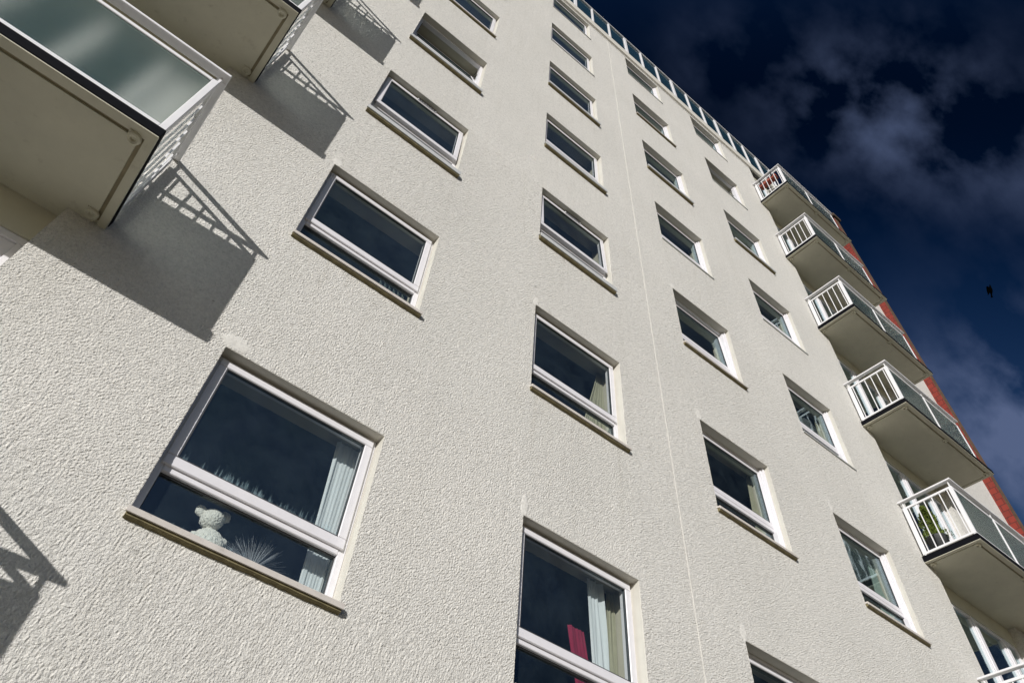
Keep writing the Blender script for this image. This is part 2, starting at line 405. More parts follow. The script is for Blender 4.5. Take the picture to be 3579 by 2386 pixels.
# ------------------------------------------------------------------ mesh helpers
def box(bm, x0, x1, y0, y1, z0, z1, bev=0.0, mi=0, rot=None):
    """axis-aligned box; rot = (matrix) applied afterwards"""
    if x0 > x1: x0, x1 = x1, x0
    if y0 > y1: y0, y1 = y1, y0
    if z0 > z1: z0, z1 = z1, z0
    vs = [bm.verts.new((x, y, z)) for x in (x0, x1) for y in (y0, y1) for z in (z0, z1)]
    idx = [(0, 1, 3, 2), (4, 6, 7, 5), (0, 4, 5, 1), (2, 3, 7, 6), (0, 2, 6, 4), (1, 5, 7, 3)]
    fs = [bm.faces.new([vs[i] for i in f]) for f in idx]
    for f in fs: f.material_index = mi
    if bev > 0:
        es = list({e for f in fs for e in f.edges})
        r = bmesh.ops.bevel(bm, geom=es, offset=min(bev, 0.3 * min(x1 - x0, y1 - y0, z1 - z0)), segments=1, affect='EDGES')
        for f in r['faces']: f.material_index = mi
        vs = list({v for f in r['faces'] for v in f.verts} | {v for v in vs if v.is_valid})
    if rot is not None:
        bmesh.ops.transform(bm, matrix=rot, verts=[v for v in vs if v.is_valid])
    return vs

def obj(name, bm, mats, parent=None, smooth=False, recalc=True):
    if recalc: bmesh.ops.recalc_face_normals(bm, faces=bm.faces)
    me = bpy.data.meshes.new(name); bm.to_mesh(me); bm.free()
    for mm in (mats if isinstance(mats, (list, tuple)) else [mats]):
        me.materials.append(MATS[mm])
    if smooth:
        for p in me.polygons: p.use_smooth = True
    o = bpy.data.objects.new(name, me); scene.collection.objects.link(o)
    if parent: o.parent = parent
    return o

def empty(name, loc, parent=None):
    o = bpy.data.objects.new(name, None); scene.collection.objects.link(o)
    o.empty_display_size = 0.2
    if parent: o.parent = parent
    o.location = loc
    return o

def tag(o, label=None, cat=None, group=None, kind=None):
    if label: o['label'] = label
    if cat: o['category'] = cat
    if group: o['group'] = group
    if kind: o['kind'] = kind
    return o

def tube(bm, pts, r, n=6, mi=0):
    rings = []
    for i, p in enumerate(pts):
        p = Vector(p)
        a = Vector(pts[max(0, i - 1)]); b = Vector(pts[min(len(pts) - 1, i + 1)])
        d = (b - a).normalized()
        u = d.orthogonal().normalized(); w = d.cross(u)
        rr = r[i] if isinstance(r, (list, tuple)) else r
        rings.append([bm.verts.new(p + (u * math.cos(2 * math.pi * k / n) + w * math.sin(2 * math.pi * k / n)) * rr) for k in range(n)])
    for a, b in zip(rings, rings[1:]):
        # keep twist small by matching nearest vertex
        k0 = min(range(n), key=lambda k: (b[k].co - a[0].co).length)
        for k in range(n):
            f = bm.faces.new([a[k], a[(k + 1) % n], b[(k + 1 + k0) % n], b[(k + k0) % n]]); f.material_index = mi; f.smooth = True
    for ring, flip in ((rings[0], True), (rings[-1], False)):
        f = bm.faces.new(ring[::-1] if flip else ring); f.material_index = mi

H = 2.7
# facade measurements
COLX = [(0.0, 1.322), (2.692, 4.018), (5.435, 6.760), (8.156, 9.474)]
WH = 1.268
XL, XR = -1.346, 10.925            # ends of the main rendered wall
ZS_R, ZS_L = ZG + 0.316, ZG + 0.362
BAL_L_X, BAL_R_X = -1.085, 10.612
BAL_LEN, BAL_D = 2.92, 0.905
ROOF_Z = ZG + 16.40
PIER_R0, PIER_R1 = 13.22, 16.36
PIER_L1, PIER_L0 = -3.62, -8.0
THICK = 0.30

# ------------------------------------------------------------------ ground
bm = bmesh.new()
vs = [bm.verts.new(p) for p in ((-600, -600, 0), (600, -600, 0), (600, 600, 0), (-600, 600, 0))]
bm.faces.new(vs)
tag(obj('ground', bm, 'ground_paving'), kind='structure')

# ------------------------------------------------------------------ building
bld = empty('apartment_building', (4.8, 0, 0))
tag(bld, 'tall cream roughcast apartment block with rows of white windows and glass balconies', 'building')
bld.location = (0, 0, 0)

windows = [(c, r) for c in range(4) for r in range(0, 7)]
holes = {}
for c, r in windows:
    x0, x1 = COLX[c]; zt = ZG + H * r
    holes[(c, r)] = (x0, x1, zt - WH, zt)

# ---- main wall with openings (front skin, smooth reveals, thickness)
def wall_mesh():
    bm = bmesh.new()
    xs = sorted({XL, XR} | {x for a, b in COLX for x in (a, b)})
    zs = sorted({-0.3, ROOF_Z} | {z for h in holes.values() for z in h[2:]})
    # closer cuts on the part of the wall nearest the street corner
    xs += [-0.7, 0.66, 2.0, 3.35]; zs += [z for z in (1.0, 2.3, 4.36, 5.72, 7.05, 8.4, 9.75) if z < ROOF_Z and all(abs(z - q) > 0.2 for q in zs)]
    xs = sorted(xs); zs = sorted(zs)
    cache = {}
    def V(x, y, z):
        k = (round(x, 4), round(y, 4), round(z, 4))
        if k not in cache: cache[k] = bm.verts.new(k)
        return cache[k]
    def inhole(xm, zm):
        return any(a < xm < b and c < zm < d for a, b, c, d in holes.values())
    for i in range(len(xs) - 1):
        for j in range(len(zs) - 1):
            if inhole((xs[i] + xs[i + 1]) / 2, (zs[j] + zs[j + 1]) / 2): continue
            bm.faces.new([V(xs[i], 0, zs[j]), V(xs[i + 1], 0, zs[j]), V(xs[i + 1], 0, zs[j + 1]), V(xs[i], 0, zs[j + 1])])
    return bm

def reveal_mesh():
    bm = bmesh.new()
    def V(*p): return bm.verts.new(p)
    for a, b, c, e in holes.values():
        for p, q in (((a, c), (a, e)), ((a, e), (b, e)), ((b, e), (b, c)), ((b, c), (a, c))):
            # slightly rolled arris, then the smooth painted reveal running behind the frame
            dx = 0.004 * (1 if p[0] == q[0] == b else -1 if p[0] == q[0] == a else 0)
            dz = 0.004 * (1 if p[1] == q[1] == e else -1 if p[1] == q[1] == c else 0)
            bm.faces.new([V(p[0] + dx, -0.0035, p[1] + dz), V(q[0] + dx, -0.0035, q[1] + dz), V(q[0], 0.003, q[1]), V(p[0], 0.003, p[1])])
            bm.faces.new([V(p[0], 0.003, p[1]), V(q[0], 0.003, q[1]), V(q[0], 0.20, q[1]), V(p[0], 0.20, p[1])])
    for x in (XL, XR):
        bm.faces.new([V(x, -0.002, -0.3), V(x, -0.002, ROOF_Z), V(x, THICK, ROOF_Z), V(x, THICK, -0.3)])
    return bm
wall = obj('facade_wall', wall_mesh(), 'roughcast_render', bld, recalc=False)
sub = wall.modifiers.new('finer_grid', 'SUBSURF'); sub.subdivision_type = 'SIMPLE'; sub.levels = 6; sub.render_levels = 6
obj('window_reveals', reveal_mesh(), 'smooth_cream_paint', bld, recalc=False)

# thin vertical movement bead
bm = bmesh.new(); box(bm, 4.7395, 4.7465, -0.0068, 0.004, 0.0, ROOF_Z - 0.03)
obj('movement_joint', bm, 'patch_paint', bld)

# ---- inner lining: reveals and dark rooms behind the windows, one storey after another
def rooms():
    bm = bmesh.new()
    def q(pts, mi):
        f = bm.faces.new([bm.verts.new(p) for p in pts]); f.material_index = mi
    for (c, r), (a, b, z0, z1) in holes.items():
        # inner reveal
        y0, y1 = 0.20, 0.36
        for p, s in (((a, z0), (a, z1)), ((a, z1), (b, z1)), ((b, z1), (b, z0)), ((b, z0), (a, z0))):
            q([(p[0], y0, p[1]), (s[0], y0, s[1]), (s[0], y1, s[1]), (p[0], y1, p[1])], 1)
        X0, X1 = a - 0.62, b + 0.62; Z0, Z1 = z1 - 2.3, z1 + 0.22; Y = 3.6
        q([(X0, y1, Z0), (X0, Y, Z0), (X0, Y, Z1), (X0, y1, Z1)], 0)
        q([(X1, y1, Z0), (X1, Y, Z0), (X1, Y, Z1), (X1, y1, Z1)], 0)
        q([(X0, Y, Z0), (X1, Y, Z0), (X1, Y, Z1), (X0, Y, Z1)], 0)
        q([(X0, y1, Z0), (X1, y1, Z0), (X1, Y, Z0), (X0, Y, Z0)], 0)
        q([(X0, y1, Z1), (X1, y1, Z1), (X1, Y, Z1), (X0, Y, Z1)], 2 if (r >= 3 or (c, r) in ((0, 2), (2, 2))) else 3 if r >= 1 else 0)  # ceilings darken down the storeys, interior shade painted in
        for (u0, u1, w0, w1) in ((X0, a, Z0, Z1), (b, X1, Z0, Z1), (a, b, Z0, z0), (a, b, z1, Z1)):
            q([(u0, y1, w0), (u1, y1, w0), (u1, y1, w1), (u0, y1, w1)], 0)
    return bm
obj('interior_rooms', rooms(), ['room_gloom', 'inner_reveal', 'ceiling_paint', 'ceiling_gloom'], bld, recalc=False)

# ---- wall piers beyond the balconies, back and roof of the block
bm = bmesh.new(); box(bm, PIER_R0, PIER_R1 + 0.06, 0.0, 0.5, -0.3, ROOF_Z); obj('wall_pier', bm, 'roughcast_plain', bld)
bm = bmesh.new(); box(bm, PIER_L0, PIER_L1, 0.0, 0.5, -0.3, ROOF_Z); obj('wall_pier', bm, 'roughcast_plain', bld)
bm = bmesh.new()
box(bm, PIER_R1, 16.60, -0.190, 2.6, -0.3, ZG + 19.0)
obj('brick_pier', bm, 'red_brick', bld)
bm = bmesh.new(); box(bm, PIER_R1 + 0.008, 16.60, -0.206, -0.1915, -0.3, ZG + 18.98); obj('pier_front', bm, 'brown_brick', bld)
bm = bmesh.new(); box(bm, PIER_R1 - 0.10, 16.72, -0.28, 2.7, ZG + 19.0, ZG + 19.16, 0.02); obj('pier_cap', bm, 'brick_cap', bld)
bm = bmesh.new()
box(bm, PIER_L0, 16.59, 4.2, 4.4, -0.3, ROOF_Z)
box(bm, PIER_L0, PIER_L0 + 0.2, 0.51, 4.19, -0.3, ROOF_Z); box(bm, 16.40, 16.59, 2.61, 4.19, -0.3, ROOF_Z)
obj('back_wall', bm, 'roughcast_plain', bld)
bm = bmesh.new(); box(bm, PIER_L0 + 0.01, 16.34, 0.02, 4.39, ROOF_Z + 0.003, ROOF_Z + 0.25); obj('roof', bm, 'roof_felt', bld)
# fascia band round the roof edge, with its thin drip below
bm = bmesh.new()
box(bm, PIER_L0 - 0.02, 16.34, -0.045, 0.018, ROOF_Z + 0.012, ZG + 16.80, 0.006)
box(bm, PIER_L0 - 0.02, 16.34, -0.022, 0.016, ROOF_Z - 0.02, ROOF_Z + 0.009)
obj('fascia', bm, 'smooth_cream_paint', bld)

# ---- glass balustrade on the roof edge
bal = empty('roof_balustrade', (0, 0, 0), bld)
RB0, RB1 = ZG + 16.80, ZG + 18.16
bm = bmesh.new(); box(bm, PIER_L0, 12.75, -0.045, 0.03, RB1, RB1 + 0.045, 0.006); obj('top_rail', bm, 'white_railing', bal)
bm = bmesh.new(); box(bm, PIER_L0, 12.75, -0.03, 0.015, RB0 + 0.002, RB0 + 0.03, 0.004); obj('bottom_rail', bm, 'white_railing', bal)
px0 = 3.50; step = 0.695
k0 = -16
for k in range(k0, 14):
    x = px0 + step * k
    dbl = (k % 3 == 0)
    bm = bmesh.new()
    hw = 0.052 if dbl else 0.028
    box(bm, x - hw, x + hw, -0.035, 0.015, RB0 + 0.033, RB1 - 0.002, 0.004)
    obj('post', bm, 'white_railing', bal)
    if k < 13:
        bm = bmesh.new(); box(bm, x + 0.054, x + step - 0.054, -0.006, 0.004, RB0 + 0.033, RB1 - 0.002)
        obj('glass_panel', bm, 'tinted_glass', bal)

# ------------------------------------------------------------------ windows
def prism_x(bm, x0, x1, prof, mi=0):
    """extrude a (y,z) profile along x"""
    a = [bm.verts.new((x0, y, z)) for y, z in prof]; b = [bm.verts.new((x1, y, z)) for y, z in prof]
    n = len(prof)
    for i in range(n):
        f = bm.faces.new([a[i], a[(i + 1) % n], b[(i + 1) % n], b[i]]); f.material_index = mi
    f = bm.faces.new(a[::-1]); f.material_index = mi
    f = bm.faces.new(b); f.material_index = mi

BIG_SILL = {(0, 2), (0, 3), (1, 2), (1, 3), (1, 4), (2, 4), (3, 4)}
FLUSH = {(1, 5), (1, 6), (2, 6), (3, 6), (0, 6), (2, 3), (3, 3), (3, 5), (3, 2)}
OPEN = {(0, 2): 2.5, (1, 2): 3.0, (0, 3): -17.0, (3, 5): -24.0, (2, 2): -2.5}      # outward at the foot, or inward at the head when negative
VENT = {(0, 2), (1, 2)}

def ring(bm, x0, x1, z0, z1, wl, wr, wt_, wb, y0, y1, bev=0.004):
    """mitred rectangular frame as four bars butted together"""
    box(bm, x0, x1, y0, y1, z1 - wt_, z1, bev)
    box(bm, x0, x1, y0, y1, z0, z0 + wb, bev)
    box(bm, x0, x0 + wl, y0, y1, z0 + wb, z1 - wt_, bev)
    box(bm, x1 - wr, x1, y0, y1, z0 + wb, z1 - wt_, bev)

def make_window(c, r):
    rp = random.Random(100 * c + r)
    def lean(bm, cx, cy, cz):
        p = Vector((cx, cy, cz))
        bmesh.ops.transform(bm, matrix=Matrix.Translation(p) @ Matrix.Rotation(math.radians(rp.uniform(-.22, .22)), 4, 'X') @ Matrix.Rotation(math.radians(rp.uniform(-.22, .22)), 4, 'Z') @ Matrix.Translation(-p), verts=bm.verts)
    x0, x1, zb, zt = holes[(c, r)]
    deep = c >= 2
    w = empty('window', (0, 0, 0), bld)
    fy = 0.100 if not deep else 0.128            # face of the fixed light
    sy = fy
    tz = zt - 0.905                               # transom centre
    g = 0.001
    jw = 0.052 if not deep else 0.058
    bm = bmesh.new()
    if not deep:
        ring(bm, x0 + g, x1 - g, zb + 0.01, zt - g, 0.052, 0.052, 0.045, 0.045, fy, fy + 0.075)
    else:      # box frame: proud jambs, head tucked up behind the soffit, a second step inside
        for a_, b_ in ((x0 + g, x0 + 0.030), (x1 - 0.030, x1 - g)):
            box(bm, a_, b_, 0.058, 0.185, zb + 0.01, zt - g, 0.004)
        for a_, b_ in ((x0 + 0.0305, x0 + 0.057), (x1 - 0.057, x1 - 0.0305)):
            box(bm, a_, b_, 0.088, 0.185, zb + 0.01, zt - 0.034, 0.004)
        box(bm, x0 + 0.0305, x1 - 0.0305, 0.118, 0.185, zt - 0.033, zt - g, 0.003)
        box(bm, x0 + 0.0575, x1 - 0.0575, 0.090, 0.185, zb + 0.01, zb + 0.050, 0.004)
    box(bm, x0 + g + jw, x1 - g - jw, fy - 0.004, fy + 0.060, tz - 0.030, tz + 0.018, 0.005)
    obj('frame', bm, 'white_frame', w)
    # bead of dark gasket round the fixed light
    lo0, lo1 = zb + 0.056, tz - 0.031
    bm = bmesh.new(); ring(bm, x0 + jw + 0.0015, x1 - jw - 0.0015, lo0, lo1, 0.007, 0.007, 0.010, 0.007, fy + 0.022, fy + 0.060, 0)
    obj('gasket', bm, 'grey_frame_seal', w)
    bm = bmesh.new(); box(bm, x0 + jw + 0.009, x1 - jw - 0.009, fy + 0.034, fy + 0.040, lo0 + 0.0075, lo1 - 0.0105)
    obj('glass', bm, 'streaked_low_glass' if (c, r) == (0, 0) else 'window_glass', w)
    # opening sash in the upper part
    ang = OPEN.get((c, r), 0)
    sx0, sx1 = (x0 + 0.028, x1 - 0.028) if not deep else (x0 + 0.058, x1 - 0.058)
    sz0, sz1 = (tz + 0.006, zt - 0.026) if not deep else (tz + 0.019, zt - 0.0345)
    if not deep: y0s, y1s = fy - 0.022, fy - 0.002
    else: y0s, y1s = sy - 0.006, sy + 0.034
    T = Matrix.Identity(4)
    if ang:
        piv = Vector((0, y0s, sz1 if ang > 0 else sz0))
        T = Matrix.Translation(piv) @ Matrix.Rotation(math.radians(-abs(ang)), 4, 'X') @ Matrix.Translation(-piv)
    bm = bmesh.new()
    sw, stp, sbt = (0.066, 0.056, 0.070) if not deep else (0.026, 0.050, 0.072)
    ring(bm, sx0, sx1, sz0, sz1, sw, sw, stp, sbt, y0s, y1s, 0.006)
    if not deep and ang >= 0:   # back half of the sash sits inside the frame
        ring(bm, x0 + 0.0545, x1 - 0.0545, tz + 0.0195, zt - 0.0475, 0.038, 0.038, 0.032, 0.050, fy - 0.0015, fy + 0.05, 0)
    else:
        pass
    bmesh.ops.transform(bm, matrix=T, verts=bm.verts)
    obj('sash', bm, 'white_frame', w)
    bm = bmesh.new(); ring(bm, sx0 + sw + .0005, sx1 - sw - .0005, sz0 + sbt + .0005, sz1 - stp - .0005, 0.006, 0.006, 0.009, 0.006, y0s + 0.006, y1s + 0.012, 0)
    bmesh.ops.transform(bm, matrix=T, verts=bm.verts)
    obj('gasket', bm, 'grey_frame_seal', w)
    bm = bmesh.new(); box(bm, sx0 + sw + 0.007, sx1 - sw - 0.007, y0s + 0.014, y0s + 0.020, sz0 + sbt + 0.007, sz1 - stp - 0.010)
    lean(bm, (sx0 + sx1) / 2, y0s + 0.017, (sz0 + sz1) / 2)
    bmesh.ops.transform(bm, matrix=T, verts=bm.verts)
    obj('glass', bm, 'streaked_glass' if (c, r) == (0, 0) else 'window_glass', w)
    if ang < -10:   # stays holding the tilted sash
        for sx in (x0 + 0.066, x1 - 0.066):
            bm = bmesh.new()
            tube(bm, [Vector((sx, fy + 0.02, zt - 0.16)), T @ Vector((sx, y0s + 0.03, sz1 - 0.10))], 0.007, 5)
            tube(bm, [Vector((sx, fy + 0.02, zt - 0.42)), T @ Vector((sx, y0s + 0.03, sz1 - 0.30))], 0.006, 5)
            obj('hinge_arm', bm, 'hinge_metal', w)
    if (c, r) in VENT:
        bm = bmesh.new(); vx = (x0 + x1) / 2 - 0.14
        yv = y0s - 0.012
        box(bm, vx - 0.012, vx + 0.292, yv, y0s - 0.0008, sz1 - 0.034, sz1 + 0.012, 0)
        for k in range(7):
            box(bm, vx + 0.002 + 0.040 * k, vx + 0.036 + 0.040 * k, yv - 0.004, yv - 0.0006, sz1 - 0.030, sz1 + 0.008, 0, mi=1)
        obj('trickle_vent', bm, ['white_frame', 'grey_frame_seal'], w)
    # sill
    bm = bmesh.new()
    if (c, r) in BIG_SILL:
        prism_x(bm, x0 - 0.022, x1 + 0.030, [(-0.060, zb - 0.085), (-0.060, zb - 0.012), (0.10, zb + 0.0090), (0.10, zb - 0.004), (-0.048, zb - 0.024), (-0.048, zb - 0.085)])
        obj('sill', bm, 'sill_metal', w)
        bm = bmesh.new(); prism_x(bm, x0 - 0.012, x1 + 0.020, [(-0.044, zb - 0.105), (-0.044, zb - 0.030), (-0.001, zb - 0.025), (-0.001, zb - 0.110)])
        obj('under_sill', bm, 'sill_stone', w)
    elif (c, r) in FLUSH:
        prism_x(bm, x0 - 0.012, x1 + 0.020, [(-0.022, zb - 0.026), (-0.022, zb - 0.008), (0.10, zb + 0.0090), (0.10, zb - 0.006), (-0.0012, zb - 0.026)])
        obj('sill', bm, 'sill_metal', w)
    else:
        prism_x(bm, x0 - 0.016, x1 + 0.024, [(-0.050, zb - 0.040), (-0.050, zb - 0.010), (-0.044, zb - 0.004), (0.10, zb + 0.0090), (0.10, zb - 0.006), (-0.038, zb - 0.024), (-0.038, zb - 0.040)])
        obj('sill', bm, 'sill_face', w)
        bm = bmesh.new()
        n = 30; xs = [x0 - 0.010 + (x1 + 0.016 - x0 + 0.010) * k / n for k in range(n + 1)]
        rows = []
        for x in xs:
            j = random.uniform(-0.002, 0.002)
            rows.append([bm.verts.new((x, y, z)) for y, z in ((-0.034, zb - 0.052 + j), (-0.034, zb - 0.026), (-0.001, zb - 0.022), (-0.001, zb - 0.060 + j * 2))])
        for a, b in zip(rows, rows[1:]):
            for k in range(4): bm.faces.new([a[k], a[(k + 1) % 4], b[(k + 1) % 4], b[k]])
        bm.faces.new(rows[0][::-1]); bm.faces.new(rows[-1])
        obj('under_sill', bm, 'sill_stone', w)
    return w
WIN = {}
for c, r in windows:
    WIN[(c, r)] = make_window(c, r)

# ------------------------------------------------------------------ balconies
def make_balcony(side, k):
    """side=+1: balcony at the right end of the wall, -1: at the left end (mirrored)"""
    b = empty('balcony', (0, 0, 0), bld)
    zs = (ZS_R if side > 0 else ZS_L) + H * k
    ox = BAL_R_X if side > 0 else BAL_L_X
    D = BAL_D if side > 0 else 0.92
    def X(u): return ox + u if side > 0 else ox - u
    def bx(bm, u0, u1, *a, **kw): box(bm, X(u0), X(u1), *a, **kw)
    Lr = 2.46                                       # railed length
    edge = 0.11
    # slab: body, with a sunk drip groove in the soffit
    bm = bmesh.new()
    g0, g1 = 0.105, 0.120; dz = 0.014
    bx(bm, 0.0, BAL_LEN, -D, 0.0 - 0.001, zs + dz, zs + 0.040)
    # soffit skin: rim strips and centre panel leaving the groove between
    bx(bm, 0.0, BAL_LEN, -D, -D + 0.075, zs, zs + dz)
    bx(bm, 0.0, 0.060, -D + 0.075, -0.001, zs, zs + dz)
    bx(bm, BAL_LEN - 0.06, BAL_LEN, -D + 0.075, -0.001, zs, zs + dz)
    bx(bm, 0.088, BAL_LEN - 0.088, -D + 0.103, -0.001, zs, zs + dz)
    # strip over the recess behind the wall line
    bx(bm, 0.2625 if side < 0 else 0.315, BAL_LEN - 0.315 if side > 0 else BAL_LEN - 0.39, -0.0008, 0.119, zs, zs + 0.040)
    obj('slab', bm, 'soffit_paint', b)
    bm = bmesh.new()
    bx(bm, 0.010, BAL_LEN - 0.01, -D + 0.01, -0.002, zs + 0.0402, zs + 0.100)
    obj('deck', bm, 'slab_lip_paint', b)
    # dark waterproofing strip round the edge
    bm = bmesh.new()
    bx(bm, -0.006, BAL_LEN + 0.006, -D - 0.006, -D + 0.0095, zs + 0.008, zs + 0.096, bev=0.004)
    bx(bm, -0.006, 0.0095, -D + 0.0098, -0.001, zs + 0.008 if side > 0 else zs + 0.030, zs + 0.099, bev=0.004)
    obj('edge_trim', bm, 'black_edge', b)
    bm = bmesh.new()      # groove floor, browner than the soffit
    bx(bm, 0.061, BAL_LEN - 0.061, -D + 0.0755, -D + 0.1025, zs + 0.0125, zs + 0.0138)
    bx(bm, 0.0605, 0.0875, -D + 0.1030, -0.03, zs + 0.0125, zs + 0.0138)
    obj('drip_groove', bm, 'groove_brown', b)
    # ring outlets under the corners
    spots = [(0.115, -D + 0.105), (0.115, -0.075), (1.40, -D + 0.105), (BAL_LEN - 0.13, -D + 0.105)]
    for u, y in spots:
        bm = bmesh.new()
        n = 20; prof = [(0.047, 0.0), (0.045, -0.018), (0.034, -0.024), (0.022, -0.016), (0.016, -0.004), (0.0001, -0.004)]
        rg = [[bm.verts.new((X(u) + rr * math.cos(2 * math.pi * q / n), y + rr * math.sin(2 * math.pi * q / n), zs + hh)) for q in range(n)] for rr, hh in prof]
        for A_, B_ in zip(rg, rg[1:]):
            for q in range(n): bm.faces.new([A_[q], A_[(q + 1) % n], B_[(q + 1) % n], B_[q]])
        bx(bm, u + 0.012, u + 0.045, y - 0.045, y - 0.012, zs - 0.010, zs - 0.0005)
        obj('drain_outlet', bm, 'soffit_paint', b)
    # railing
    z0, z1 = zs + 0.114, zs + 0.940                 # framed infill
    hr0, hr1 = zs + 1.026, zs + 1.052               # handrail plate
    fy = -D + 0.012
    mid = Lr / 2
    bm = bmesh.new()
    st = 0.050
    for (a, c) in ((0.004, mid - 0.004), (mid + 0.004, Lr)):
        bx(bm, a, a + st if a < 0.1 else a + 0.026, fy, fy + 0.028, z0, z1, bev=0.004)
        bx(bm, c - 0.026 if c < Lr - 0.1 else c - st, c, fy, fy + 0.028, z0, z1, bev=0.004)
        aa = a + st if a < 0.1 else a + 0.026; cc = c - 0.026 if c < Lr - 0.1 else c - st
        bx(bm, aa, cc, fy, fy + 0.028, z0, z0 + 0.036, bev=0.004)
        bx(bm, aa, cc, fy, fy + 0.028, z1 - 0.036, z1, bev=0.004)
    obj('front_frame', bm, 'white_railing', b)
    for (a, c) in ((0.0545, mid - 0.0305), (mid + 0.0305, Lr - 0.0505)):
        bm = bmesh.new(); bx(bm, a, c, fy + 0.009, fy + 0.017, z0 + 0.037, z1 - 0.037)
        obj('glass_panel', bm, 'frosted_glass', b)
    for endu, inner in ((0.004, 1), (Lr - 0.032, 1)):
        bm = bmesh.new()
        ya, yb = fy + 0.0285, -0.030
        bx(bm, endu, endu + 0.028, ya, ya + 0.034, z0, z1, bev=0.004)
        bx(bm, endu, endu + 0.028, yb - 0.068, yb, z0, z1, bev=0.004)
        bx(bm, endu, endu + 0.028, ya + 0.034, yb - 0.068, z0, z0 + 0.036, bev=0.004)
        bx(bm, endu, endu + 0.028, ya + 0.034, yb - 0.068, z1 - 0.036, z1, bev=0.004)
        obj('end_frame', bm, 'white_railing', b)
        nb = 6
        for q in range(nb):
            yy = -(0.123 + 0.1335 * q) - 0.01
            bm = bmesh.new(); bx(bm, endu + 0.007, endu + 0.021, yy - 0.007, yy + 0.007, z0 + 0.0365, z1 - 0.0365)
            obj('baluster', bm, 'white_railing', b)
    bm = bmesh.new()
    bx(bm, -0.030, Lr + 0.02, -D - 0.028, -D + 0.050, hr0, hr1, bev=0.004)
    bx(bm, -0.030, 0.050, -D + 0.0503, -0.004, hr0, hr1, bev=0.004)
    bx(bm, Lr - 0.05, Lr + 0.02, -D + 0.0503, -0.004, hr0, hr1, bev=0.004)
    obj('handrail', bm, 'white_railing', b)
    for u, y in ((0.018, -0.07), (0.018, -D + 0.035), (mid, -D + 0.026), (Lr - 0.018, -D + 0.035), (Lr - 0.018, -0.07)):
        bm = bmesh.new(); bx(bm, u - 0.009, u + 0.009, y - 0.009, y + 0.009, z1 + 0.0005, hr0 - 0.0005)
        obj('handrail_bracket', bm, 'white_railing', b)
        bm = bmesh.new(); bx(bm, u - 0.013, u + 0.013, y - 0.013, y + 0.013, zs + 0.1012, z0 - 0.0005)
        obj('post_foot', bm, 'white_railing', b)
    return b

def make_bay(side, k):
    """the wall behind one balcony: lintel and glazed doors below it"""
    zs = (ZS_R if side > 0 else ZS_L) + H * k
    xa, xb = (XR + 0.001, PIER_R0 - 0.001) if side > 0 else (PIER_L1 + 0.001, XL - 0.001)
    bm = bmesh.new(); box(bm, xa, xb, 0.12, 0.34, zs - 0.285, zs + 0.1); obj('lintel', bm, 'soffit_paint', bld)
    top, bot = zs - 0.287, zs - H + 0.1
    d = empty('balcony_door', (0, 0, 0), bld)
    wd = xb - xa
    fy = 0.135
    cuts = [0, 0.40, 0.80, 1.0] if side > 0 else [0, 0.30, 0.58, 0.83, 1.0]
    bm = bmesh.new()
    box(bm, xa, xb, fy, fy + 0.07, top - 0.055, top, 0.004)
    box(bm, xa, xb, fy, fy + 0.07, bot, bot + 0.06, 0.004)
    us = [xa + 0.035, *[xa + wd * q for q in cuts[1:-1]], xb - 0.035]
    for i, u in enumerate(us):
        hw = 0.035 if i in (0, len(us) - 1) else 0.055
        box(bm, u - hw, u + hw, fy, fy + 0.07, bot + 0.06, top - 0.055, 0.004)
        if 0 < i < len(us) - 1:
            box(bm, u - 0.012, u + 0.085, fy - 0.018, fy - 0.0005, bot + 0.04, top - 0.02, 0.003)
    obj('frame', bm, 'white_frame', d)
    for i, (u, v) in enumerate(zip(us, us[1:])):
        hu = 0.035 if i == 0 else 0.055; hv = 0.035 if i == len(us) - 2 else 0.055
        if side < 0 and i == len(us) - 2:
            bm = bmesh.new(); box(bm, u + hu + 0.001, v - hv - 0.001, fy + 0.02, fy + 0.04, bot + 0.062, top - 0.057)
            obj('white_panel', bm, 'white_frame', d)
            continue
        bm = bmesh.new(); box(bm, u + hu + 0.001, v - hv - 0.001, fy + 0.03, fy + 0.036, bot + 0.062, top - 0.057)
        obj('glass', bm, 'window_glass', d)
    # room behind
    bm = bmesh.new()
    def q(pts): bm.faces.new([bm.verts.new(p) for p in pts])
    Y0, Y1 = 0.345, 3.4; Z0, Z1 = bot, top
    q([(xa, Y0, Z0), (xa, Y1, Z0), (xa, Y1, Z1), (xa, Y0, Z1)]); q([(xb, Y0, Z0), (xb, Y1, Z0), (xb, Y1, Z1), (xb, Y0, Z1)])
    q([(xa, Y1, Z0), (xb, Y1, Z0), (xb, Y1, Z1), (xa, Y1, Z1)]); q([(xa, 0.21, Z0), (xb, 0.21, Z0), (xb, Y1, Z0), (xa, Y1, Z0)])
    q([(xa, Y0, Z1 - .002), (xb, Y0, Z1 - .002), (xb, Y1, Z1 - .002), (xa, Y1, Z1 - .002)])
    obj('room_lining', bm, 'room_gloom', d, recalc=False)
    return d

BALR, BALL = {}, {}
for k in range(0, 6): BALR[k] = make_balcony(1, k)
for k in range(0, 7): make_bay(1, k)
for k in range(-1, 5): BALL[k] = make_balcony(-1, k)
for k in range(-1, 7): make_bay(-1, k)

